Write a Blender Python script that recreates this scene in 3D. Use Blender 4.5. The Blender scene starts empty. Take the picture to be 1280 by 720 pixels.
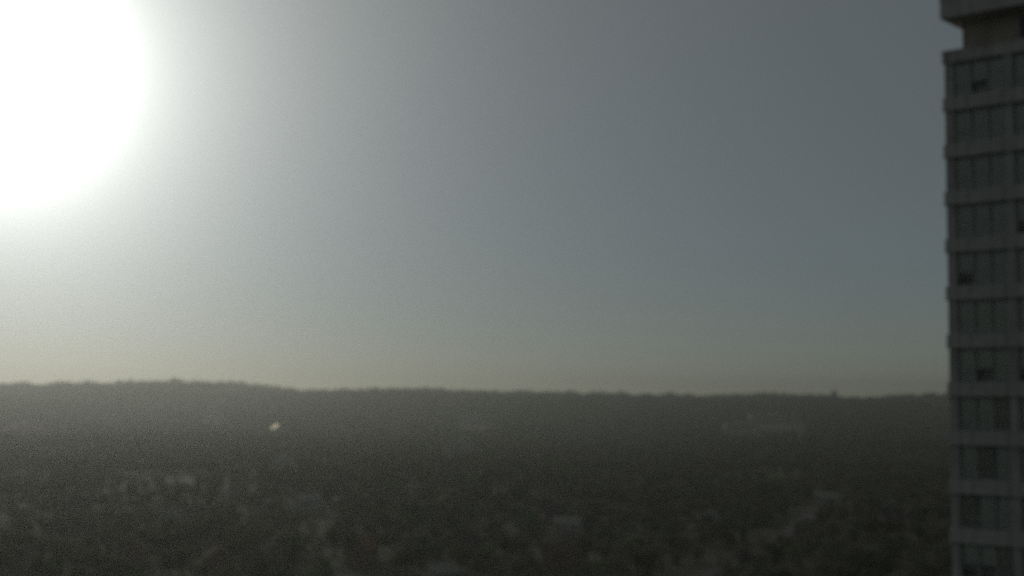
import bpy, math, random
import numpy as np
from mathutils import Vector, Matrix

random.seed(7)
rng = np.random.default_rng(11)
scene = bpy.context.scene
COL = scene.collection
R = math.radians

# ------------------------------------------------------------------ camera
EYE = 60.0                                   # metres above the plain (a high floor)
F_PX, PW, PH = 1700.0, 1280.0, 720.0         # focal length in pixels of the 1280x720 frame
PITCH = math.atan(132.0 / F_PX)
ROLL = R(0.5)
cam_d = bpy.data.cameras.new('camera')
cam = bpy.data.objects.new('camera', cam_d)
COL.objects.link(cam)
CAM_R = Matrix.Rotation(math.pi / 2 + PITCH, 3, 'X') @ Matrix.Rotation(ROLL, 3, 'Z')
cam.matrix_world = Matrix.Translation((0, 0, EYE)) @ CAM_R.to_4x4()
cam_d.sensor_fit = 'HORIZONTAL'
cam_d.sensor_width = 36.0
cam_d.lens = 36.0 * F_PX / PW
cam_d.clip_start = 0.05
cam_d.clip_end = 60000
cam_d.dof.use_dof = True                      # a small cheap lens focused close: everything far is a little soft
cam_d.dof.focus_distance = 2.0
APERTURE = 2.0 * 8.0 / F_PX                   # blur disc about 8 px wide at infinity
cam_d.dof.aperture_fstop = (cam_d.lens / 1000.0) / APERTURE
cam_d.dof.aperture_blades = 0
scene.camera = cam


def ray(px, py):
    return (CAM_R @ Vector((px - PW / 2, -(py - PH / 2), -F_PX))).normalized()


SUN = ray(-4, 82)                             # direction towards the sun
SUN_EL = math.asin(SUN.z)
SUN_AZ = math.atan2(SUN.x, SUN.y)             # from +Y towards +X

# ------------------------------------------------------------------ sky
world = bpy.data.worlds.new('World')
scene.world = world
world.use_nodes = True
wn, wl = world.node_tree.nodes, world.node_tree.links
wn.clear()


def wmath(op, a, b=None):
    n = wn.new('ShaderNodeMath'); n.operation = op
    for i, v in enumerate((a, b)):
        if v is None:
            continue
        if isinstance(v, (int, float)):
            n.inputs[i].default_value = v
        else:
            wl.new(v, n.inputs[i])
    return n.outputs[0]


sky = wn.new('ShaderNodeTexSky')
sky.sky_type = 'NISHITA'
sky.sun_disc = False
sky.sun_elevation = SUN_EL
sky.sun_rotation = SUN_AZ
sky.altitude = 3000
sky.air_density = 1.0
sky.dust_density = 1.0
sky.ozone_density = 2.1
bg_sky = wn.new('ShaderNodeBackground')
bg_sky.inputs['Strength'].default_value = 0.066
wl.new(sky.outputs[0], bg_sky.inputs['Color'])
# the bright ring of haze-scattered light round the sun (forward scattering, Henyey-Greenstein)
G = 0.82
tc = wn.new('ShaderNodeTexCoord')
dotn = wn.new('ShaderNodeVectorMath'); dotn.operation = 'DOT_PRODUCT'
nrm = wn.new('ShaderNodeVectorMath'); nrm.operation = 'NORMALIZE'
wl.new(tc.outputs['Generated'], nrm.inputs[0])
wl.new(nrm.outputs[0], dotn.inputs[0])
dotn.inputs[1].default_value = SUN
den = wmath('POWER', wmath('SUBTRACT', 1 + G * G, wmath('MULTIPLY', dotn.outputs['Value'], 2 * G)), 1.5)
ph = wmath('DIVIDE', (1 - G * G) / (4 * math.pi), den)
G2 = 0.95                                     # and its narrow core
den2 = wmath('POWER', wmath('SUBTRACT', 1 + G2 * G2, wmath('MULTIPLY', dotn.outputs['Value'], 2 * G2)), 1.5)
ph = wmath('ADD', ph, wmath('DIVIDE', 0.46 * (1 - G2 * G2) / (4 * math.pi), den2))
bg_aur = wn.new('ShaderNodeBackground')
bg_aur.inputs['Color'].default_value = (0.975, 1.0, 0.94, 1)
wl.new(wmath('MULTIPLY', ph, 0.98), bg_aur.inputs['Strength'])
addw = wn.new('ShaderNodeAddShader')
wl.new(bg_sky.outputs[0], addw.inputs[0]); wl.new(bg_aur.outputs[0], addw.inputs[1])
# the milky veil of a hazy sky: light scattered many times, alike in every direction
bg_veil = wn.new('ShaderNodeBackground')
bg_veil.inputs['Color'].default_value = (0.98, 1.045, 0.86, 1)
bg_veil.inputs['Strength'].default_value = 0.42
addv = wn.new('ShaderNodeAddShader')
wl.new(addw.outputs[0], addv.inputs[0]); wl.new(bg_veil.outputs[0], addv.inputs[1])
outw = wn.new('ShaderNodeOutputWorld')
wl.new(addv.outputs[0], outw.inputs['Surface'])

sun_d = bpy.data.lights.new('sun', 'SUN')
sun_d.energy = 3.0
sun_d.angle = R(0.5)
sun_d.color = (1.0, 0.93, 0.82)
sun_o = bpy.data.objects.new('sun', sun_d)
sun_o.rotation_euler = SUN.to_track_quat('Z', 'Y').to_euler()
sun_o.location = (-300, 600, 300)
COL.objects.link(sun_o)

vs = scene.view_settings
vs.view_transform = 'Standard'; vs.look = 'None'; vs.exposure = -2.7; vs.gamma = 1.0
vs.use_curve_mapping = False
scene.cycles.use_denoising = False      # keep the fine grain of a small sensor
scene.cycles.filter_width = 2.4                # soft optics
scene.cycles.max_bounces = 6
scene.cycles.volume_bounces = 1
scene.cycles.transparent_max_bounces = 8
scene.cycles.caustics_reflective = False
scene.cycles.caustics_refractive = False

# ------------------------------------------------------------------ materials
MATS = {}


def mat(name, col, rough=0.8, spread=0.25, scale=1.0, metal=0.0, spec=0.3, bump=0.0, per_object=0.0):
    if name in MATS:
        return MATS[name]
    m = bpy.data.materials.new(name); m.use_nodes = True
    n, l = m.node_tree.nodes, m.node_tree.links
    b = n['Principled BSDF']
    b.inputs['Roughness'].default_value = rough
    b.inputs['Metallic'].default_value = metal
    b.inputs['Specular IOR Level'].default_value = spec
    t = n.new('ShaderNodeTexCoord')
    nz = n.new('ShaderNodeTexNoise'); nz.inputs['Scale'].default_value = scale; nz.inputs['Detail'].default_value = 5
    l.new(t.outputs['Object'], nz.inputs['Vector'])
    cr = n.new('ShaderNodeValToRGB')
    cr.color_ramp.elements[0].position = 0.3; cr.color_ramp.elements[1].position = 0.7
    cr.color_ramp.elements[0].color = tuple(c * (1 - spread) for c in col) + (1,)
    cr.color_ramp.elements[1].color = tuple(min(1, c * (1 + spread)) for c in col) + (1,)
    l.new(nz.outputs['Fac'], cr.inputs['Fac'])
    src = cr.outputs[0]
    if per_object > 0:
        oi = n.new('ShaderNodeObjectInfo')
        hs = n.new('ShaderNodeHueSaturation')
        mr = n.new('ShaderNodeMapRange')
        mr.inputs['To Min'].default_value = 1 - per_object; mr.inputs['To Max'].default_value = 1 + per_object
        l.new(oi.outputs['Random'], mr.inputs['Value'])
        l.new(mr.outputs[0], hs.inputs['Value'])
        l.new(src, hs.inputs['Color']); src = hs.outputs[0]
    l.new(src, b.inputs['Base Color'])
    if bump > 0:
        bp = n.new('ShaderNodeBump'); bp.inputs['Strength'].default_value = bump; bp.inputs['Distance'].default_value = 0.02
        nf = n.new('ShaderNodeTexNoise'); nf.inputs['Scale'].default_value = scale * 9; nf.inputs['Detail'].default_value = 4
        l.new(t.outputs['Object'], nf.inputs['Vector'])
        l.new(nf.outputs['Fac'], bp.inputs['Height']); l.new(bp.outputs[0], b.inputs['Normal'])
    MATS[name] = m
    return m


def concrete(name, col):
    """Weathered concrete: blotches plus long vertical rain streaks."""
    m = mat(name, col, rough=0.85, spread=0.14, scale=0.6, bump=0.25)
    n, l = m.node_tree.nodes, m.node_tree.links
    b = n['Principled BSDF']
    src = b.inputs['Base Color'].links[0].from_socket
    t = n.new('ShaderNodeTexCoord'); mp = n.new('ShaderNodeMapping')
    mp.inputs['Scale'].default_value = (2.2, 2.2, 0.12)
    nz = n.new('ShaderNodeTexNoise'); nz.inputs['Scale'].default_value = 1.5; nz.inputs['Detail'].default_value = 6
    l.new(t.outputs['Object'], mp.inputs[0]); l.new(mp.outputs[0], nz.inputs['Vector'])
    cr = n.new('ShaderNodeValToRGB')
    cr.color_ramp.elements[0].position = 0.32; cr.color_ramp.elements[0].color = (0.62, 0.60, 0.57, 1)
    cr.color_ramp.elements[1].position = 0.6; cr.color_ramp.elements[1].color = (1, 1, 1, 1)
    l.new(nz.outputs['Fac'], cr.inputs['Fac'])
    mx = n.new('ShaderNodeMix'); mx.data_type = 'RGBA'; mx.blend_type = 'MULTIPLY'; mx.inputs['Factor'].default_value = 0.8
    l.new(src, mx.inputs['A']); l.new(cr.outputs[0], mx.inputs['B'])
    l.new(mx.outputs['Result'], b.inputs['Base Color'])
    return m


def glass(name):
    m = bpy.data.materials.new(name); m.use_nodes = True
    n, l = m.node_tree.nodes, m.node_tree.links
    n.clear()
    tr = n.new('ShaderNodeBsdfTransparent'); tr.inputs[0].default_value = (0.95, 0.97, 0.96, 1)
    gl = n.new('ShaderNodeBsdfGlossy'); gl.inputs['Roughness'].default_value = 0.02
    lw = n.new('ShaderNodeLayerWeight'); lw.inputs['Blend'].default_value = 0.22
    mx = n.new('ShaderNodeMixShader'); o = n.new('ShaderNodeOutputMaterial')
    l.new(lw.outputs['Fresnel'], mx.inputs[0]); l.new(tr.outputs[0], mx.inputs[1]); l.new(gl.outputs[0], mx.inputs[2])
    l.new(mx.outputs[0], o.inputs['Surface'])
    return m


# ------------------------------------------------------------------ helpers
class MB:
    def __init__(self):
        self.v, self.f = [], []

    def box(self, x0, x1, y0, y1, z0, z1):
        i = len(self.v)
        self.v += [(x0, y0, z0), (x1, y0, z0), (x1, y1, z0), (x0, y1, z0), (x0, y0, z1), (x1, y0, z1), (x1, y1, z1), (x0, y1, z1)]
        self.f += [tuple(i + k for k in q) for q in ((3, 2, 1, 0), (4, 5, 6, 7), (0, 1, 5, 4), (1, 2, 6, 5), (2, 3, 7, 6), (3, 0, 4, 7))]
        return self

    def poly(self, pts, faces):
        i = len(self.v)
        self.v += [tuple(p) for p in pts]
        self.f += [tuple(i + k for k in q) for q in faces]
        return self

    def tube(self, a, b, r0, r1, n=6):
        a, b = Vector(a), Vector(b)
        d = (b - a).normalized()
        s = d.orthogonal().normalized(); t = d.cross(s)
        i = len(self.v)
        for p, r in ((a, r0), (b, r1)):
            for k in range(n):
                w = 2 * math.pi * k / n
                self.v.append(tuple(p + s * (r * math.cos(w)) + t * (r * math.sin(w))))
        for k in range(n):
            j = (k + 1) % n
            self.f.append((i + k, i + j, i + n + j, i + n + k))
        self.f.append(tuple(i + n + k for k in range(n)))
        return self

    def mesh(self, name, m):
        me = bpy.data.meshes.new(name)
        me.from_pydata(self.v, [], self.f); me.update()
        for q in (m if isinstance(m, (list, tuple)) else [m]):
            me.materials.append(q)
        return me

    def build(self, name, m, parent=None):
        return put(name, self.mesh(name, m), parent)


def put(name, me, parent=None, loc=None, rz=0.0, scale=None):
    o = bpy.data.objects.new(name, me)
    COL.objects.link(o)
    o.parent = parent
    if loc is not None:
        o.location = loc
    o.rotation_euler.z = rz
    if scale is not None:
        o.scale = scale
    return o


def empty(name, loc, rz=0.0):
    o = put(name, None, None, loc, rz)
    o.empty_display_size = 0.5
    return o


def tag(o, label=None, cat=None, group=None, kind=None):
    for k, v in (('label', label), ('category', cat), ('group', group), ('kind', kind)):
        if v:
            o[k] = v
    return o


# ------------------------------------------------------------------ terrain
RIDGE_Y = 3400.0
RK = RIDGE_Y / 4600.0
_rx = np.array([-9000, -4200, -2600, -1750, -1500, -1330, -1180, -930, -850, -740, -640, -380, -110, 160, 330, 430, 700, 970, 1020, 1130, 1240, 1380, 1500, 2600, 4200, 9000], float)
_rh = np.array([70, 66, 64, 63, 69, 71, 79, 76, 59, 53, 51, 61, 53, 53, 51, 48, 45, 55, 42, 53, 35, 50, 55, 50, 53, 54], float)
_rx = _rx * RK
_rh = 49 + (_rh - 49) * RK


def bumps(x, y, s, seed):
    r = np.random.default_rng(seed)
    out = np.zeros_like(np.asarray(x, float) + np.asarray(y, float))
    for _ in range(7):
        a = r.uniform(0, 2 * math.pi); k = r.uniform(0.6, 1.7) / s; p = r.uniform(0, 6.28)
        out = out + np.sin((np.cos(a) * x + np.sin(a) * y) * k * 2 * math.pi + p)
    return out / 7.0


def terrain(x, y):
    x = np.asarray(x, float); y = np.asarray(y, float)
    d = np.sqrt(x * x + y * y)
    near = np.clip((d - 150) / 400, 0, 1)
    h = near * (5.0 * bumps(x, y, 900, 3) + 2.0 * bumps(x, y, 330, 5))
    t = np.clip((y - 1650) / (RIDGE_Y - 1650), 0, 1); t = t * t * (3 - 2 * t)
    back = np.clip((y - 3750) / 1400, 0, 1); back = back * back * (3 - 2 * back)
    rid = np.interp(x, _rx, _rh) + (2.0 * bumps(x, y, 250, 9) + 10.0 * bumps(x, y * 0.3, 90, 10)) * t + 8.0 * bumps(x, y, 1300, 13) * t * (1 - t)
    return h * (1 - 0.6 * t) + rid * t * (1 - 0.8 * back)


def tz(x, y):
    return float(terrain(x, y))


def at(px, py, up=0.0):
    """World point where the line of sight through a pixel of the 1280x720 frame meets the ground (plus up)."""
    d = ray(px, py)
    s, last = 50.0, 50.0
    while s < 5200:
        p = d * s
        if EYE + p.z < tz(p.x, p.y) + up:
            break
        last = s; s *= 1.01
    lo, hi = last, s
    for _ in range(25):
        m = (lo + hi) / 2; p = d * m
        if EYE + p.z < tz(p.x, p.y) + up:
            hi = m
        else:
            lo = m
    p = d * hi
    return Vector((p.x, p.y, tz(p.x, p.y)))


def ground_mesh():
    xs = np.concatenate([np.arange(-6000, -2400, 120), np.arange(-2400, 2400, 25), np.arange(2400, 6001, 120)])
    ys = np.concatenate([np.arange(-1600, 200, 150), np.arange(200, 4200, 25), np.arange(4200, 5281, 120)])
    X, Y = np.meshgrid(xs, ys)
    Z = terrain(X, Y)
    nx, ny = len(xs), len(ys)
    co = np.stack([X, Y, Z], -1).reshape(-1, 3).astype(np.float32)
    i = (np.arange(ny - 1)[:, None] * nx + np.arange(nx - 1)[None]).ravel()
    f = np.stack([i, i + 1, i + nx + 1, i + nx], 1).astype(np.int32)
    me = bpy.data.meshes.new('ground')
    me.vertices.add(len(co)); me.vertices.foreach_set('co', co.ravel())
    me.loops.add(f.size); me.loops.foreach_set('vertex_index', f.ravel())
    me.polygons.add(len(f)); me.polygons.foreach_set('loop_start', np.arange(0, f.size, 4, dtype=np.int32))
    me.update(calc_edges=True)
    me.shade_smooth()
    return me


gm = mat('dry_ground', (0.085, 0.085, 0.060), rough=0.95, spread=0.35, scale=0.012, spec=0.1)
gme = ground_mesh(); gme.materials.append(gm)
ground = tag(put('ground', gme), kind='structure')

# ------------------------------------------------------------------ tower block at the right
M_CON = concrete('tower_concrete', (0.50, 0.485, 0.485))
M_BAND = concrete('tower_band_concrete', (0.51, 0.495, 0.495))
M_PENT = concrete('penthouse_render', (0.42, 0.37, 0.33))
M_FRAME = mat('window_frame_metal', (0.42, 0.42, 0.42), rough=0.45, spread=0.1, scale=2, spec=0.4)
M_GLASS = glass('window_glass')
M_ROOM = mat('dark_room', (0.42, 0.41, 0.39), rough=0.9, spread=0.3, scale=0.8)
M_BLIND = mat('window_blind', (0.74, 0.73, 0.70), rough=0.8, spread=0.1, scale=1.5)
M_CURT = mat('window_curtain', (0.50, 0.47, 0.44), rough=0.9, spread=0.25, scale=3.0)

d0 = ray(1184, 300); hd = math.hypot(d0.x, d0.y)
T_DIST = 88.0
TC = Vector((d0.x / hd * T_DIST, d0.y / hd * T_DIST, 0))


def z_at(px, py, dist=T_DIST):
    d = ray(px, py)
    return EYE + d.z / math.hypot(d.x, d.y) * dist


FLOOR = 2.95
Z_PAR = z_at(1182, 65)
Z_SOF = z_at(1181, 24)
TW, TD = 21.0, 15.0
BAND_H, PROUD = 0.76, 0.10
tower = empty('tower_block', (TC.x, TC.y, 0), R(-42))
tag(tower, 'tall grey concrete tower block with banded floors at the right edge', 'tower')
N_FL = int(Z_PAR / FLOOR) + 1
BAY = 3.75
PIER = 0.52
NB = 5
# core behind the windows
MB().box(0.45, TW - 0.45, 0.75, TD, 0, Z_PAR - 0.9).build('wall', M_ROOM, tower)
# side and rear walls (solid)
side = MB()
side.box(0, 0.42, 0.30, TD + 0.1, 0, Z_PAR - 0.02)
side.box(TW - 0.42, TW, 0.30, TD + 0.1, 0, Z_PAR - 0.02)
side.box(0.43, TW - 0.43, TD + 0.02, TD + 0.3, 0, Z_PAR - 0.02)
side.build('side_wall', M_CON, tower)
# piers: one per bay line, full height
for k in range(NB + 1):
    x0 = k * BAY if k else 0.0
    x1 = x0 + PIER
    MB().box(x0, x1, 0.0, 0.74, 0, Z_PAR - 0.5).build('pier', M_CON, tower)
xe = NB * BAY + PIER
MB().box(xe + 0.003, TW - 0.003, 0.02, 0.73, 0, Z_PAR - 0.5).build('pier', M_CON, tower)


def ring(mb, p, z0, z1, thick=0.6):
    """A band running round the tower, p metres proud of its faces."""
    mb.box(-p, TW + p, -p, thick, z0, z1)
    mb.box(-p, thick, thick + 0.001, TD + 0.3 + p, z0 + 0.001, z1 - 0.001)
    mb.box(TW - thick, TW + p, thick + 0.001, TD + 0.3 + p, z0 + 0.001, z1 - 0.001)
    mb.box(thick + 0.001, TW - thick - 0.001, TD - 0.2, TD + 0.3 + p, z0 + 0.001, z1 - 0.001)


def band_mesh():
    mb = MB()
    ring(mb, PROUD, -BAND_H, 0)
    ring(mb, PROUD + 0.05, -BAND_H - 0.07, -BAND_H - 0.002)   # drip lip at the slab edge
    return mb.mesh('spandrel', M_BAND)


bme = band_mesh()
floor_tops = []
for k in range(1, N_FL):
    zt = Z_PAR - FLOOR * k
    if zt < 1.2:
        break
    floor_tops.append(zt)
    put('spandrel', bme, tower, (0, 0, zt))
# parapet of the roof terrace, with a coping
pb = MB(); ring(pb, PROUD, Z_PAR - BAND_H, Z_PAR - 0.05, 0.30)
parapet = pb.build('parapet', M_BAND, tower)
cb = MB(); ring(cb, PROUD + 0.04, Z_PAR - 0.049, Z_PAR + 0.02, 0.34)
cb.build('coping', M_CON, parapet)
MB().box(0.31, TW - 0.31, 0.31, TD - 0.22, Z_PAR - 0.85, Z_PAR - 0.62).build('terrace_floor', M_CON, tower)

# windows: frame with three lights, set back between the piers
WH = FLOOR - BAND_H - 0.07
WW = BAY - PIER


def frame_mesh():
    mb = MB(); t = 0.07; y0, y1 = 0.16, 0.24
    mb.box(0.004, WW - 0.004, y0, y1, 0.004, t); mb.box(0.004, WW - 0.004, y0, y1, WH - t, WH - 0.004)
    xs = [0.004, WW / 3 - t / 2, 2 * WW / 3 - t / 2, WW - t - 0.004]
    for x in xs:
        mb.box(x, x + t, y0 + 0.002, y1 - 0.002, t, WH - t)
    mb.box(t, WW / 3 - t / 2, y0 + 0.004, y1 - 0.004, WH * 0.30, WH * 0.30 + t)       # transom of the opening light
    mb.box(0.0, WW, -0.05, 0.155, -0.001, 0.05)                                     # sill
    return mb.mesh('window', M_FRAME)


def pane_mesh():
    t = 0.07
    return MB().box(t + 0.002, WW / 3 - t / 2 - 0.002, 0.195, 0.205, t + 0.002, WH - t - 0.002).mesh('pane', M_GLASS)


fme, pme = frame_mesh(), pane_mesh()
blind_me = {}
for h in (0.35, 0.6, 0.95):
    blind_me[h] = MB().box(0.10, WW / 3 - 0.06, 0.25, 0.27, WH * (1 - h), WH - 0.03).mesh('blind', M_BLIND)
curt_me = MB().box(0.06, WW / 3 - 0.16, 0.28, 0.32, 0.02, WH - 0.03).mesh('curtain', M_CURT)
rest = MB()
for fi, zt in enumerate([Z_PAR] + floor_tops):
    z0 = zt - FLOOR
    if z0 < 0.2:
        break
    for b in range(NB):
        x0 = b * BAY + PIER
        if EYE - 17 < zt < EYE + 26 and b < 4:
            w = put('window', fme, tower, (x0, 0, z0))
            for p in range(3):
                put('pane', pme, w, (p * WW / 3, 0, 0))
                r = random.random()
                if r < 0.88:
                    put('blind', blind_me[random.choice((0.6, 0.95, 0.95, 0.95, 0.95))], w, (p * WW / 3, 0, 0))
                elif r < 1.01:
                    put('curtain', curt_me, w, (p * WW / 3, 0, 0))
        else:
            for p in range(3):
                rest.box(x0 + p * WW / 3 + 0.05, x0 + (p + 1) * WW / 3 - 0.05, 0.18, 0.21, z0 + 0.06, z0 + WH - 0.06)
tag(rest.build('window_row', M_GLASS, tower), kind='stuff')

# penthouse set back under the overhanging roof slab
SU, SS = 0.62, 1.35
pz0, pz1 = Z_PAR - 0.62, Z_SOF - 0.002
MB().box(SU, TW - SU, SS, TD - 1.2, pz0, pz1).build('penthouse_wall', M_PENT, tower)
for x in (4.2, 8.6, 13.0):
    w = MB()
    w.box(x, x + 2.6, SS - 0.07, SS - 0.003, pz0 + 0.12, pz0 + 0.2); w.box(x, x + 2.6, SS - 0.07, SS - 0.003, pz1 - 0.32, pz1 - 0.24)
    for q in (0, 1.27, 2.52):
        w.box(x + q, x + q + 0.08, SS - 0.068, SS - 0.004, pz0 + 0.2, pz1 - 0.32)
    wo = w.build('terrace_door', M_FRAME, tower)
    gp = MB()
    MB().box(x + 0.09, x + 1.26, SS - 0.03, SS - 0.02, pz0 + 0.21, pz1 - 0.33).build('pane', mat('dark_door_glass', (0.02, 0.02, 0.022), rough=0.08, spread=0.1, spec=0.5), wo)
    MB().box(x + 1.36, x + 2.51, SS - 0.03, SS - 0.02, pz0 + 0.21, pz1 - 0.33).build('pane', MATS['dark_door_glass'], wo)
rs = MB()
rs.box(-0.16, TW + 0.16, -0.16, TD + 0.46, Z_SOF, Z_SOF + 1.25)
slab = rs.build('roof_slab', M_BAND, tower)
MB().box(-0.22, TW + 0.22, -0.22, TD + 0.52, Z_SOF + 1.252, Z_SOF + 1.42).build('roof_edge', M_CON, slab)
MB().box(6, 14, 4, 11, Z_SOF + 1.42, Z_SOF + 4.6).build('lift_room', M_PENT, slab)

# ------------------------------------------------------------------ roads and a field
M_ROAD = mat('asphalt', (0.075, 0.073, 0.07), rough=0.8, spread=0.2, scale=0.25, spec=0.4)
M_FIELD = mat('mown_grass', (0.11, 0.14, 0.055), rough=0.9, spread=0.25, scale=0.03, spec=0.2)
CLEAR = []        # (x, y, radius) where no tree stands


def strip(name, pts, width, m, lift):
    P = [Vector((p.x, p.y, 0)) for p in pts]
    out = []
    for i in range(len(P) - 1):
        p0 = P[max(i - 1, 0)]; p1 = P[i]; p2 = P[i + 1]; p3 = P[min(i + 2, len(P) - 1)]
        n = max(4, int((p2 - p1).length / 12))
        for k in range(n):
            t = k / n
            out.append(0.5 * ((2 * p1) + (p2 - p0) * t + (2 * p0 - 5 * p1 + 4 * p2 - p3) * t * t + (3 * p1 - p0 - 3 * p2 + p3) * t ** 3))
    out.append(P[-1])
    mb = MB(); n = len(out)
    for i, p in enumerate(out):
        d = (out[min(i + 1, n - 1)] - out[max(i - 1, 0)]).normalized()
        s = Vector((-d.y, d.x, 0))
        for q in (-0.5, -0.17, 0.17, 0.5):
            v = p + s * (width * q)
            mb.v.append((v.x, v.y, tz(v.x, v.y) + lift))
        CLEAR.append((p.x, p.y, width * 0.5 + 3.5))
    for i in range(n - 1):
        for j in range(3):
            a = i * 4 + j
            mb.f.append((a, a + 4, a + 5, a + 1))
    return tag(mb.build(name, m), kind='structure')


strip('road', [at(840, 735), at(905, 708), at(960, 684), at(1000, 655), at(1036, 630), at(1018, 617), at(960, 610), at(900, 606)], 9, M_ROAD, 0.35)
strip('road', [at(-60, 640), at(120, 626), at(300, 618), at(470, 622), at(640, 616), at(800, 606)], 11, M_ROAD, 0.35)
strip('road', [at(-40, 556), at(250, 552), at(520, 560), at(760, 553), at(1000, 548), at(1250, 545)], 13, M_ROAD, 0.35)


def field(pxs, m, lift=0.3):
    pts = [at(*p) for p in pxs]
    c = sum(pts, Vector()) / len(pts)
    mb = MB()
    rings = 7; n = len(pts) * 6
    outl = []
    for i in range(n):
        a = i / 6; k = int(a); t = a - k
        outl.append(pts[k].lerp(pts[(k + 1) % len(pts)], t))
    for r in range(1, rings + 1):
        for p in outl:
            q = c.lerp(p, r / rings)
            mb.v.append((q.x, q.y, tz(q.x, q.y) + lift))
            CLEAR.append((q.x, q.y, 9))
    mb.v.append((c.x, c.y, tz(c.x, c.y) + lift))
    for r in range(rings - 1):
        for i in range(n):
            j = (i + 1) % n
            mb.f.append((r * n + i, r * n + j, (r + 1) * n + j, (r + 1) * n + i))
    for i in range(n):
        mb.f.append((rings * n, i, (i + 1) % n))
    return tag(mb.build('grass_field', m), kind='structure')


field([(150, 606), (230, 611), (300, 607), (310, 599), (230, 597), (160, 599)], M_FIELD)
field([(930, 602), (985, 606), (1010, 598), (960, 593)], M_FIELD)

# ------------------------------------------------------------------ buildings on the plain
WALLC = {'white': (0.46, 0.45, 0.43), 'cream': (0.40, 0.36, 0.29), 'brick': (0.20, 0.13, 0.105), 'grey': (0.33, 0.33, 0.33)}
ROOFC = {'dark': (0.07, 0.068, 0.07), 'brown': (0.11, 0.075, 0.055), 'red': (0.19, 0.105, 0.085), 'pale': (0.27, 0.265, 0.26), 'pink': (0.48, 0.30, 0.27)}
M_DARKGLASS = mat('house_window_glass', (0.03, 0.033, 0.036), rough=0.08, spread=0.1, spec=0.5)
M_TRIM = mat('white_trim', (0.42, 0.42, 0.41), rough=0.6, spread=0.1, scale=1)
M_DOOR = mat('house_door_paint', (0.12, 0.06, 0.04), rough=0.5, spread=0.15, scale=1)
_cache = {}


def wallm(c):
    return mat('house_wall_' + c, WALLC[c], rough=0.85, spread=0.15, scale=0.5)


def roofm(c):
    return mat('house_roof_' + c, ROOFC[c], rough=0.95, spread=0.22, scale=0.8, spec=0.05)


def house(p, rz, w, d, h, rise, wall, roof, roof_m=None, clear=60):
    """A pitched-roof house: walls with gables, two roof planes with eaves, chimney, windows with panes, a door."""
    key = (round(w, 1), round(d, 1), h, rise, wall, roof, roof_m.name if roof_m else '')
    root = empty('house', (p.x, p.y, p.z - 0.3), rz)
    if key not in _cache:
        a, b = w / 2, d / 2
        wm = MB().poly([(-a, -b, 0), (a, -b, 0), (a, b, 0), (-a, b, 0), (-a, -b, h), (a, -b, h), (a, b, h), (-a, b, h), (-a, 0, h + rise), (a, 0, h + rise)],
                       [(0, 1, 5, 4), (2, 3, 7, 6), (1, 2, 6, 9, 5), (3, 0, 4, 8, 7), (3, 2, 1, 0)]).mesh('wall', wallm(wall))
        e = 0.5; sl = rise / b; th = 0.22
        rm_ = MB()
        for s in (-1, 1):
            y0, z0 = s * (b + e), h - sl * e + 0.03
            pts = [(-a - e, y0, z0), (a + e, y0, z0), (a + e, 0, h + rise + 0.03), (-a - e, 0, h + rise + 0.03)]
            pts += [(x, y, z + th) for x, y, z in pts]
            rm_.poly(pts, [(0, 1, 2, 3), (7, 6, 5, 4), (0, 4, 5, 1), (1, 5, 6, 2), (2, 6, 7, 3), (3, 7, 4, 0)])
        rme = rm_.mesh('roof', roof_m or roofm(roof))
        cme = MB().box(a * 0.45, a * 0.45 + 0.8, 0.5, 1.1, h + rise * 0.4, h + rise + 1.1).box(a * 0.45 - 0.06, a * 0.45 + 0.86, 0.44, 1.16, h + rise + 1.11, h + rise + 1.25).mesh('chimney', wallm('brick'))
        wf = MB(); wf.box(-0.75, 0.75, -0.06, 0.0, 0, 0.12).box(-0.75, 0.75, -0.06, 0.0, 1.38, 1.5).box(-0.75, -0.63, -0.06, 0, 0.12, 1.38).box(0.63, 0.75, -0.06, 0, 0.12, 1.38)
        _cache[key] = (wm, rme, cme, wf.mesh('window', M_TRIM), MB().box(-0.62, 0.62, -0.03, -0.002, 0.125, 1.375).mesh('pane', M_DARKGLASS),
                       MB().box(-0.5, 0.5, -0.05, -0.003, 0.3, 2.4).mesh('door', M_DOOR))
    wm, rme, cme, wme, pme_, dme = _cache[key]
    put('wall', wm, root)
    ro = put('roof', rme, root)
    put('chimney', cme, ro)
    for s, r_ in ((-1, 0.0), (1, math.pi)):
        for q in (-0.3, 0.3):
            for zl in ([1.1, 3.9] if h > 5 else [1.1]):
                wo = put('window', wme, root, (q * w, s * (d / 2 + 0.003), zl), r_)
                put('pane', pme_, wo)
    put('door', dme, root, (0, -d / 2 - 0.003, 0))
    v = Vector((p.x, p.y)); u = -v.normalized()
    for k in range(0, int(clear), 7):
        q = v + u * k
        CLEAR.append((q.x, q.y, w * 0.5 + 2.0))
    CLEAR.append((p.x, p.y, max(w, d) * 0.62 + 2))
    return root


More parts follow.
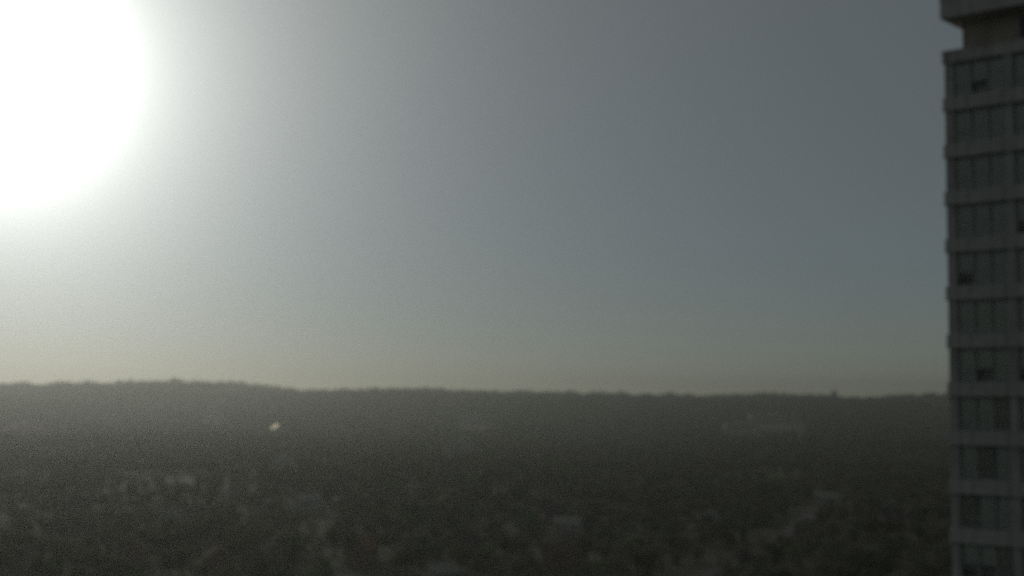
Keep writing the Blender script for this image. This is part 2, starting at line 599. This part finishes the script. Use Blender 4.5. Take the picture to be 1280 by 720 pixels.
def block(name, p, rz, w, d, h, wall_m, roof_m, storeys, cols, clear=70, win=True):
    """A flat-roofed building: walls, roof with upstand, rows of windows with panes, plant room."""
    root = empty(name, (p.x, p.y, p.z - 0.5), rz)
    MB().box(-w / 2, w / 2, -d / 2, d / 2, 0, h).build('wall', wall_m, root)
    ro = MB().box(-w / 2 - 0.25, w / 2 + 0.25, -d / 2 - 0.25, d / 2 + 0.25, h + 0.002, h + 0.7).build('roof', roof_m, root)
    MB().box(-w * 0.12, w * 0.12, -d * 0.2, d * 0.2, h + 0.7, h + 3.0).build('plant_room', wall_m, ro)
    if win:
        ph_ = h / storeys; pw_ = w / cols
        fm = MB().box(-pw_ * 0.36, pw_ * 0.36, -0.12, -0.003, 0, 0.15).box(-pw_ * 0.36, pw_ * 0.36, -0.12, -0.003, ph_ * 0.5, ph_ * 0.5 + 0.15).box(-0.08, 0.08, -0.1, -0.004, 0.15, ph_ * 0.5).mesh('window', M_TRIM)
        pm = MB().box(-pw_ * 0.36, pw_ * 0.36, -0.06, -0.002, 0.16, ph_ * 0.5 - 0.01).mesh('pane', M_DARKGLASS)
        for s in range(storeys):
            for c in range(cols):
                wo = put('window', fm, root, (-w / 2 + pw_ * (c + 0.5), -d / 2, s * ph_ + ph_ * 0.3))
                put('pane', pm, wo)
    v = Vector((p.x, p.y)); u = -v.normalized()
    for k in range(0, int(clear), 8):
        q = v + u * k
        CLEAR.append((q.x, q.y, w * 0.5 + 3.0))
    CLEAR.append((p.x, p.y, max(w, d) * 0.55 + 4))
    return root


def face_cam(p, extra=0.0):
    """z rotation that turns a building's -Y front to the camera."""
    return math.atan2(p.x, -p.y) + math.pi + extra if False else -math.atan2(p.x, p.y) + extra


# the roof that flashes in the sun: a steep sheet-metal roof whose slope mirrors the sun
M_TIN = mat('polished_tin_roof', (0.50, 0.37, 0.15), rough=0.6, spread=0.08, scale=0.3, metal=1.0)
pg = at(347, 537, 4.0)
to_cam = (Vector((0, 0, EYE)) - (pg + Vector((0, 0, 7)))).normalized()
hn = (to_cam + SUN).normalized()
slope = math.tan(math.acos(hn.z))
rz_g = math.atan2(hn.y, hn.x) + math.pi / 2          # local -Y slope looks along the mirror normal
h1 = house(pg, rz_g, 20.0, 15.0, 5.6, round(7.5 * slope, 3), 'white', 'pale', roof_m=M_TIN, clear=120)
tag(h1, 'house with a bright sun-glinting tin roof in the left half of the plain', 'house')

p = at(385, 631, 3)
tag(house(p, face_cam(p, 0.35), 12, 9, 5.6, 3.0, 'grey', 'pale', clear=60), 'pale-roofed grey house on the near plain, left of centre', 'house')
p = at(710, 661, 3)
tag(house(p, face_cam(p, -0.25), 11, 8, 5.6, 2.8, 'grey', 'pale', clear=60), 'pale-roofed grey house on the near plain, right of centre', 'house')
p = at(550, 714, 3)
tag(house(p, face_cam(p, 0.6), 10, 8, 3.2, 2.6, 'cream', 'pale', clear=80), 'small cream bungalow with pale roof at the bottom edge of the view', 'bungalow')
p = at(452, 694, 3)
tag(house(p, face_cam(p, 1.2), 11, 8, 5.6, 3.4, 'brick', 'red', clear=80), 'brick house with red roof near the bottom, left of the cream bungalow', 'house')
p = at(297, 612, 4)
b = block('apartment_house', p, face_cam(p, 0.1), 11, 11, 15, wallm('cream'), roofm('dark'), 5, 3, clear=60)
tag(b, 'narrow five-storey cream apartment house at the end of the grass field', 'apartment house')
p = at(30, 536, 4)
b = block('low_building', p, face_cam(p, 0.05), 42, 24, 8, mat('pink_render', (0.56, 0.36, 0.33), rough=0.8, spread=0.1, scale=0.2), roofm('pink'), 2, 10, clear=260)
tag(b, 'long low pink building far off at the left edge below the sun', 'building')
p = at(268, 521, 4)
b = block('low_building', p, face_cam(p, -0.2), 30, 18, 11, wallm('white'), roofm('pink'), 3, 8, clear=260)
tag(b, 'small far white building with pinkish roof, up and left of the glinting roof', 'building')
p = at(968, 523, 4)
b = block('warehouse', p, face_cam(p, 0.1), 85, 40, 11, mat('warehouse_cladding', (0.36, 0.34, 0.31), rough=0.7, spread=0.1, scale=0.05), roofm('pale'), 2, 24, clear=420)
tag(b, 'broad pale warehouse far off below the ridge, left of the tower block', 'warehouse')
p = at(925, 533, 4)
b = block('warehouse', p, face_cam(p, 0.1), 46, 28, 8, MATS['warehouse_cladding'], roofm('pale'), 1, 14, clear=300)
tag(b, 'smaller pale warehouse just in front and left of the broad one', 'warehouse')
p = at(595, 526, 4)
b = block('low_building', p, face_cam(p, 0.2), 48, 26, 11, wallm('white'), roofm('pale'), 3, 12, clear=280)
tag(b, 'white flat-roofed building far off near the centre, closest to the ridge', 'building')
p = at(575, 561, 4)
b = block('low_building', p, face_cam(p, -0.1), 28, 20, 10, wallm('grey'), roofm('pale'), 3, 8, clear=190)
tag(b, 'grey flat-roofed building below the far white one near the centre', 'building')
p = at(355, 580, 4)
b = block('low_building', p, face_cam(p, 0.3), 14, 12, 9, wallm('white'), roofm('pale'), 3, 4, clear=130)
tag(b, 'small white three-storey building halfway down, below the glinting roof', 'building')
xr = 1090.0 * RK
p = Vector((xr, RIDGE_Y, tz(xr, RIDGE_Y)))
b = block('ridge_tower', p, face_cam(p), 13, 11, 22, wallm('grey'), roofm('dark'), 9, 4, clear=20)
tag(b, 'tiny far tower block poking above the ridge, left of the near tower', 'tower')

# ordinary houses half hidden in the trees
HG = 'ordinary houses among the trees'
hr = random.Random(21)
styles = [(11, 8.5, 5.6, 3.2), (13, 9, 3.2, 3.0), (9, 9, 5.6, 3.8), (15, 9, 5.6, 3.2)]
taken = [(c[0], c[1]) for c in CLEAR]
n_h = 0
ordinary = []
tries = 0
while n_h < 38 and tries < 4000:
    tries += 1
    px, py = hr.uniform(10, 1270), 505 + 205 * hr.random() ** 1.0
    if py < 560 and hr.random() < 0.6:
        continue
    q = at(px, py, 3)
    if q.length > 2300 or any((q.x - x) ** 2 + (q.y - y) ** 2 < 30 ** 2 for x, y in taken):
        continue
    st = hr.choice(styles)
    wc, rc = hr.choice(('brick', 'brick', 'cream', 'grey')), hr.choice(('dark', 'dark', 'brown'))
    o = house(q, face_cam(q, hr.choice((0.2, -0.3, 1.4, 1.7, 0.5))), *st, wc, rc, clear=26)
    band = 'near' if q.length < 650 else ('middle' if q.length < 1050 else 'far')
    ordinary.append((px, o, '%s %s house with %s roof' % ('tall' if st[2] > 4 else 'low', wc, rc), band))
    taken.append((q.x, q.y)); n_h += 1
ORD = 'first second third fourth fifth sixth seventh eighth ninth tenth eleventh twelfth'.split()
seen = {}
for px, o, what, band in sorted(ordinary, key=lambda t: t[0]):
    k = seen.setdefault((what, band), [0]); k[0] += 1
    tag(o, '%s among trees of the %s plain, %s from the left' % (what, band, ORD[k[0] - 1]), 'house', HG)

# ------------------------------------------------------------------ trees
M_BARK = mat('bark', (0.075, 0.06, 0.045), rough=0.9, spread=0.3, scale=1.5)
LEAF = [mat('leaves_deep_green', (0.085, 0.105, 0.062), rough=0.75, spread=0.4, scale=0.5, spec=0.15, per_object=0.35),
        mat('leaves_olive', (0.115, 0.118, 0.075), rough=0.75, spread=0.4, scale=0.5, spec=0.15, per_object=0.35),
        mat('twigs_brown', (0.125, 0.110, 0.098), rough=0.85, spread=0.35, scale=0.5, spec=0.1, per_object=0.3)]


for m_ in LEAF:                                        # thin leaves let some light through
    n_, l_ = m_.node_tree.nodes, m_.node_tree.links
    b_ = n_['Principled BSDF']
    tr_ = n_.new('ShaderNodeBsdfTranslucent')
    l_.new(b_.inputs['Base Color'].links[0].from_socket, tr_.inputs['Color'])
    mx_ = n_.new('ShaderNodeMixShader'); mx_.inputs[0].default_value = 0.5
    l_.new(b_.outputs[0], mx_.inputs[1]); l_.new(tr_.outputs[0], mx_.inputs[2])
    l_.new(mx_.outputs[0], n_['Material Output'].inputs['Surface'])


def crown_and_trunk(seed, n_leaf, size, height, kind):
    """A tree of unit plan: tapered trunk with limbs, and a crown of leaf clumps gathered round the limb ends."""
    r = random.Random(seed)
    trunk = MB(); crown = MB()
    H = height
    lean = Vector((r.uniform(-.3, .3), r.uniform(-.3, .3), 0))
    top = Vector((0, 0, H * 0.62)) + lean
    trunk.tube((0, 0, -0.4), (lean.x * .3, lean.y * .3, H * 0.3), H * 0.030, H * 0.022)
    trunk.tube((lean.x * .3, lean.y * .3, H * 0.3), top, H * 0.022, H * 0.009)
    lobes = []
    if kind == 'round':
        nl = r.randint(8, 11)
        for k in range(nl):
            a = k * 2.4 + r.uniform(-.5, .5); e = r.uniform(0.0, 1.0)
            rad = H * (0.30 * math.sqrt(1 - (e - 0.35) ** 2)) * r.uniform(0.55, 1.1)
            c = Vector((rad * math.cos(a), rad * math.sin(a), H * (0.40 + 0.46 * e))) + lean
            lobes.append((c, H * r.uniform(0.11, 0.19)))
        lobes.append((Vector((0, 0, H * 0.86)) + lean, H * 0.14))
    else:
        nl = 9
        for k in range(nl):
            e = k / (nl - 1)
            a = r.uniform(0, 6.28); rad = H * 0.10 * (1 - e)
            lobes.append((Vector((rad * math.cos(a), rad * math.sin(a), H * (0.22 + 0.72 * e))) + lean, H * (0.20 * (1 - e) + 0.035)))
    for c, s in lobes:
        b0 = Vector((lean.x * .3, lean.y * .3, H * r.uniform(0.26, 0.5)))
        if kind == 'round':
            trunk.tube(b0, b0.lerp(c, 0.9), H * 0.011, H * 0.003, 4)
    wts = [s ** 2 for _, s in lobes]
    for _ in range(n_leaf):
        c, s = r.choices(lobes, wts)[0]
        d = Vector((r.gauss(0, 1), r.gauss(0, 1), r.gauss(0, 0.85))).normalized() * (s * r.uniform(0.55, 1.12))
        q = c + d
        nrm_ = (d.normalized() + Vector((r.gauss(0, .6), r.gauss(0, .6), r.gauss(0, .6) + .3))).normalized()
        s1 = nrm_.orthogonal().normalized(); s1.rotate(Matrix.Rotation(r.uniform(0, 6.28), 3, nrm_)); s2 = nrm_.cross(s1)
        L = size * H * r.uniform(0.6, 1.3); W_ = L * r.uniform(0.5, 0.9)
        bend = nrm_ * (L * 0.25)
        crown.poly([q - s1 * L, q + s2 * W_ - bend * .4, q + s1 * L - bend, q - s2 * W_ + bend * .2], [(0, 1, 2), (0, 2, 3)])
    return crown, trunk


near = []
for i, (leaf, kind) in enumerate([(0, 'round'), (1, 'round'), (2, 'round'), (0, 'round'), (2, 'round'), (0, 'spire')]):
    c, t = crown_and_trunk(100 + i, 420, 0.036, 10.0, kind)
    near.append((c.mesh('crown', LEAF[leaf]), t.mesh('trunk', M_BARK), leaf, kind))
protos = bpy.data.collections.new('tree_kinds')         # not linked to the scene: only instanced by the wood
for i, (leaf, kind) in enumerate([(0, 'round'), (1, 'round'), (2, 'round'), (0, 'round'), (0, 'spire'), (2, 'round')]):
    c, t = crown_and_trunk(200 + i, 150, 0.062, 10.0, kind)
    me = bpy.data.meshes.new('wood_tree')
    nv = len(c.v)
    me.from_pydata(c.v + t.v, [], c.f + [tuple(k + nv for k in f) for f in t.f]); me.update()
    me.materials.append(LEAF[leaf]); me.materials.append(M_BARK)
    for k, pl in enumerate(me.polygons):
        pl.material_index = 0 if k < len(c.f) else 1
    protos.objects.link(bpy.data.objects.new('wood_tree', me))

# where trees may stand
cl = np.array(CLEAR)
CELL = 60.0
grid = {}
for k, (x, y, r_) in enumerate(CLEAR):
    m = int(r_ // CELL) + 1
    for i in range(-m, m + 1):
        for j in range(-m, m + 1):
            grid.setdefault((int(x // CELL) + i, int(y // CELL) + j), []).append(k)


def free(x, y, pad=2.0):
    ks = grid.get((int(x // CELL), int(y // CELL)))
    if not ks:
        return True
    c = cl[ks]
    return bool(np.all((c[:, 0] - x) ** 2 + (c[:, 1] - y) ** 2 > (c[:, 2] + pad) ** 2))


def scatter(d0_, d1_, spacing, half):
    n = int(half * (d1_ ** 2 - d0_ ** 2) / spacing ** 2)
    d = np.sqrt(rng.uniform(d0_ ** 2, d1_ ** 2, n)); a = rng.uniform(-half, half, n)
    x, y = d * np.sin(a), d * np.cos(a)
    dens = 0.92 + 0.6 * bumps(x, y, 170, 31) + 0.4 * bumps(x, y, 480, 37)
    keep = rng.uniform(0, 1, n) < np.clip(dens, 0.3, 1)
    return x[keep], y[keep]


# the 300 nearest trees in view, one by one
x, y = scatter(436, 640, 9.0, R(21.5))
order = np.argsort(np.hypot(x, y))
count = 0
d_edge = 640.0
for k in order:
    if not free(x[k], y[k]):
        continue
    if any((x[k] - q[0]) ** 2 + (y[k] - q[1]) ** 2 < 25 for q in []):
        continue
    i = int(rng.choice([0, 1, 2, 3, 4, 5], p=[.22, .2, .2, .16, .16, .06]))
    cme, tme, leaf, kind = near[i]
    root = empty('tree', (x[k], y[k], tz(x[k], y[k])), rng.uniform(0, 6.28))
    s = float(rng.uniform(0.62, 1.15)); root.scale = (s * rng.uniform(.9, 1.15), s * rng.uniform(.9, 1.15), s)
    put('crown', cme, root); put('trunk', tme, root)
    if kind == 'spire':
        tag(root, 'dark narrow conifer in the near wood along the bottom edge', 'tree', 'conifers along the bottom edge')
    elif leaf == 2:
        tag(root, 'bare brownish tree in the near wood along the bottom edge', 'tree', 'bare trees along the bottom edge')
    elif leaf == 1:
        tag(root, 'olive green tree in the near wood along the bottom edge', 'tree', 'olive green trees along the bottom edge')
    else:
        tag(root, 'dark green round tree in the near wood along the bottom edge', 'tree', 'dark green trees along the bottom edge')
    count += 1
    d_edge = math.hypot(x[k], y[k])
    if count >= 300:
        break

pts, scl = [], []
for (a, b_, sp, s0, s1, half) in ((d_edge + 2, 1500, 9.5, .55, 1.15, R(30)), (1500, 2600, 10.5, .6, 1.25, R(29)), (2600, 4000, 11.5, .65, 1.3, R(28)), (230, d_edge, 11.0, .6, 1.1, R(40))):
    x, y = scatter(a, b_, sp, half)
    for xx, yy in zip(x, y):
        if a == 230 and abs(math.atan2(xx, yy)) < R(22) and math.hypot(xx, yy) > 430:
            continue
        if free(xx, yy):
            pts.append((xx, yy)); scl.append(rng.uniform(s0, s1) * (1 + (0.55 * float(bumps(xx, yy, 100, 51)) if a > 2000 else 0)))
pts = np.array(pts); zz = terrain(pts[:, 0], pts[:, 1])
wm = bpy.data.meshes.new('woodland')
wm.vertices.add(len(pts))
wm.vertices.foreach_set('co', np.stack([pts[:, 0], pts[:, 1], zz], 1).astype(np.float32).ravel())
at_s = wm.attributes.new('tree_scale', 'FLOAT', 'POINT'); at_s.data.foreach_set('value', np.array(scl, np.float32))
at_r = wm.attributes.new('tree_turn', 'FLOAT_VECTOR', 'POINT')
rot = np.zeros((len(pts), 3), np.float32); rot[:, 2] = rng.uniform(0, 6.28, len(pts)); at_r.data.foreach_set('vector', rot.ravel())
at_k = wm.attributes.new('tree_kind', 'INT', 'POINT')
kinds = rng.choice([0, 1, 2, 3, 4, 5], p=[.24, .2, .2, .16, .06, .14], size=len(pts)).astype(np.int32); at_k.data.foreach_set('value', kinds)
wm.update()
wood = tag(put('woodland', wm), 'dense dark woodland covering the whole plain up to the ridge', 'woodland', kind='stuff')
ng = bpy.data.node_groups.new('plant_trees', 'GeometryNodeTree')
ng.interface.new_socket('Geometry', in_out='INPUT', socket_type='NodeSocketGeometry')
ng.interface.new_socket('Geometry', in_out='OUTPUT', socket_type='NodeSocketGeometry')
gi = ng.nodes.new('NodeGroupInput'); go = ng.nodes.new('NodeGroupOutput')
ci = ng.nodes.new('GeometryNodeCollectionInfo'); ci.inputs['Collection'].default_value = protos
ci.inputs['Separate Children'].default_value = True; ci.inputs['Reset Children'].default_value = True
iop = ng.nodes.new('GeometryNodeInstanceOnPoints'); iop.inputs['Pick Instance'].default_value = True


def named(dt, nm):
    n = ng.nodes.new('GeometryNodeInputNamedAttribute'); n.data_type = dt; n.inputs['Name'].default_value = nm
    return n.outputs['Attribute']


ng.links.new(gi.outputs[0], iop.inputs['Points'])
ng.links.new(ci.outputs[0], iop.inputs['Instance'])
ng.links.new(named('INT', 'tree_kind'), iop.inputs['Instance Index'])
ng.links.new(named('FLOAT_VECTOR', 'tree_turn'), iop.inputs['Rotation'])
ng.links.new(named('FLOAT', 'tree_scale'), iop.inputs['Scale'])
ng.links.new(iop.outputs[0], go.inputs[0])
wood.modifiers.new('trees', 'NODES').node_group = ng
print('trees', count, len(pts), 'houses', n_h, 'd_edge', d_edge, 'sun', math.degrees(SUN_EL), math.degrees(SUN_AZ), 'Zpar', Z_PAR)

# ------------------------------------------------------------------ haze
hz = bpy.data.materials.new('haze_air'); hz.use_nodes = True
hn_, hl = hz.node_tree.nodes, hz.node_tree.links
hn_.clear()
pv = hn_.new('ShaderNodeVolumePrincipled')
pv.inputs['Color'].default_value = (0.55, 0.58, 0.545, 1)
pv.inputs['Density'].default_value = 2.0e-4
pv.inputs['Anisotropy'].default_value = 0.76
ho = hn_.new('ShaderNodeOutputMaterial')
hl.new(pv.outputs[0], ho.inputs['Volume'])
zmax = max(Z_SOF + 4.6, 115.0) + 3
haze = MB().box(-6200, 6200, -1900, 5420, -16, zmax).build('haze', hz)
tag(haze, 'thin pale haze lying over the whole plain', 'haze', kind='stuff')
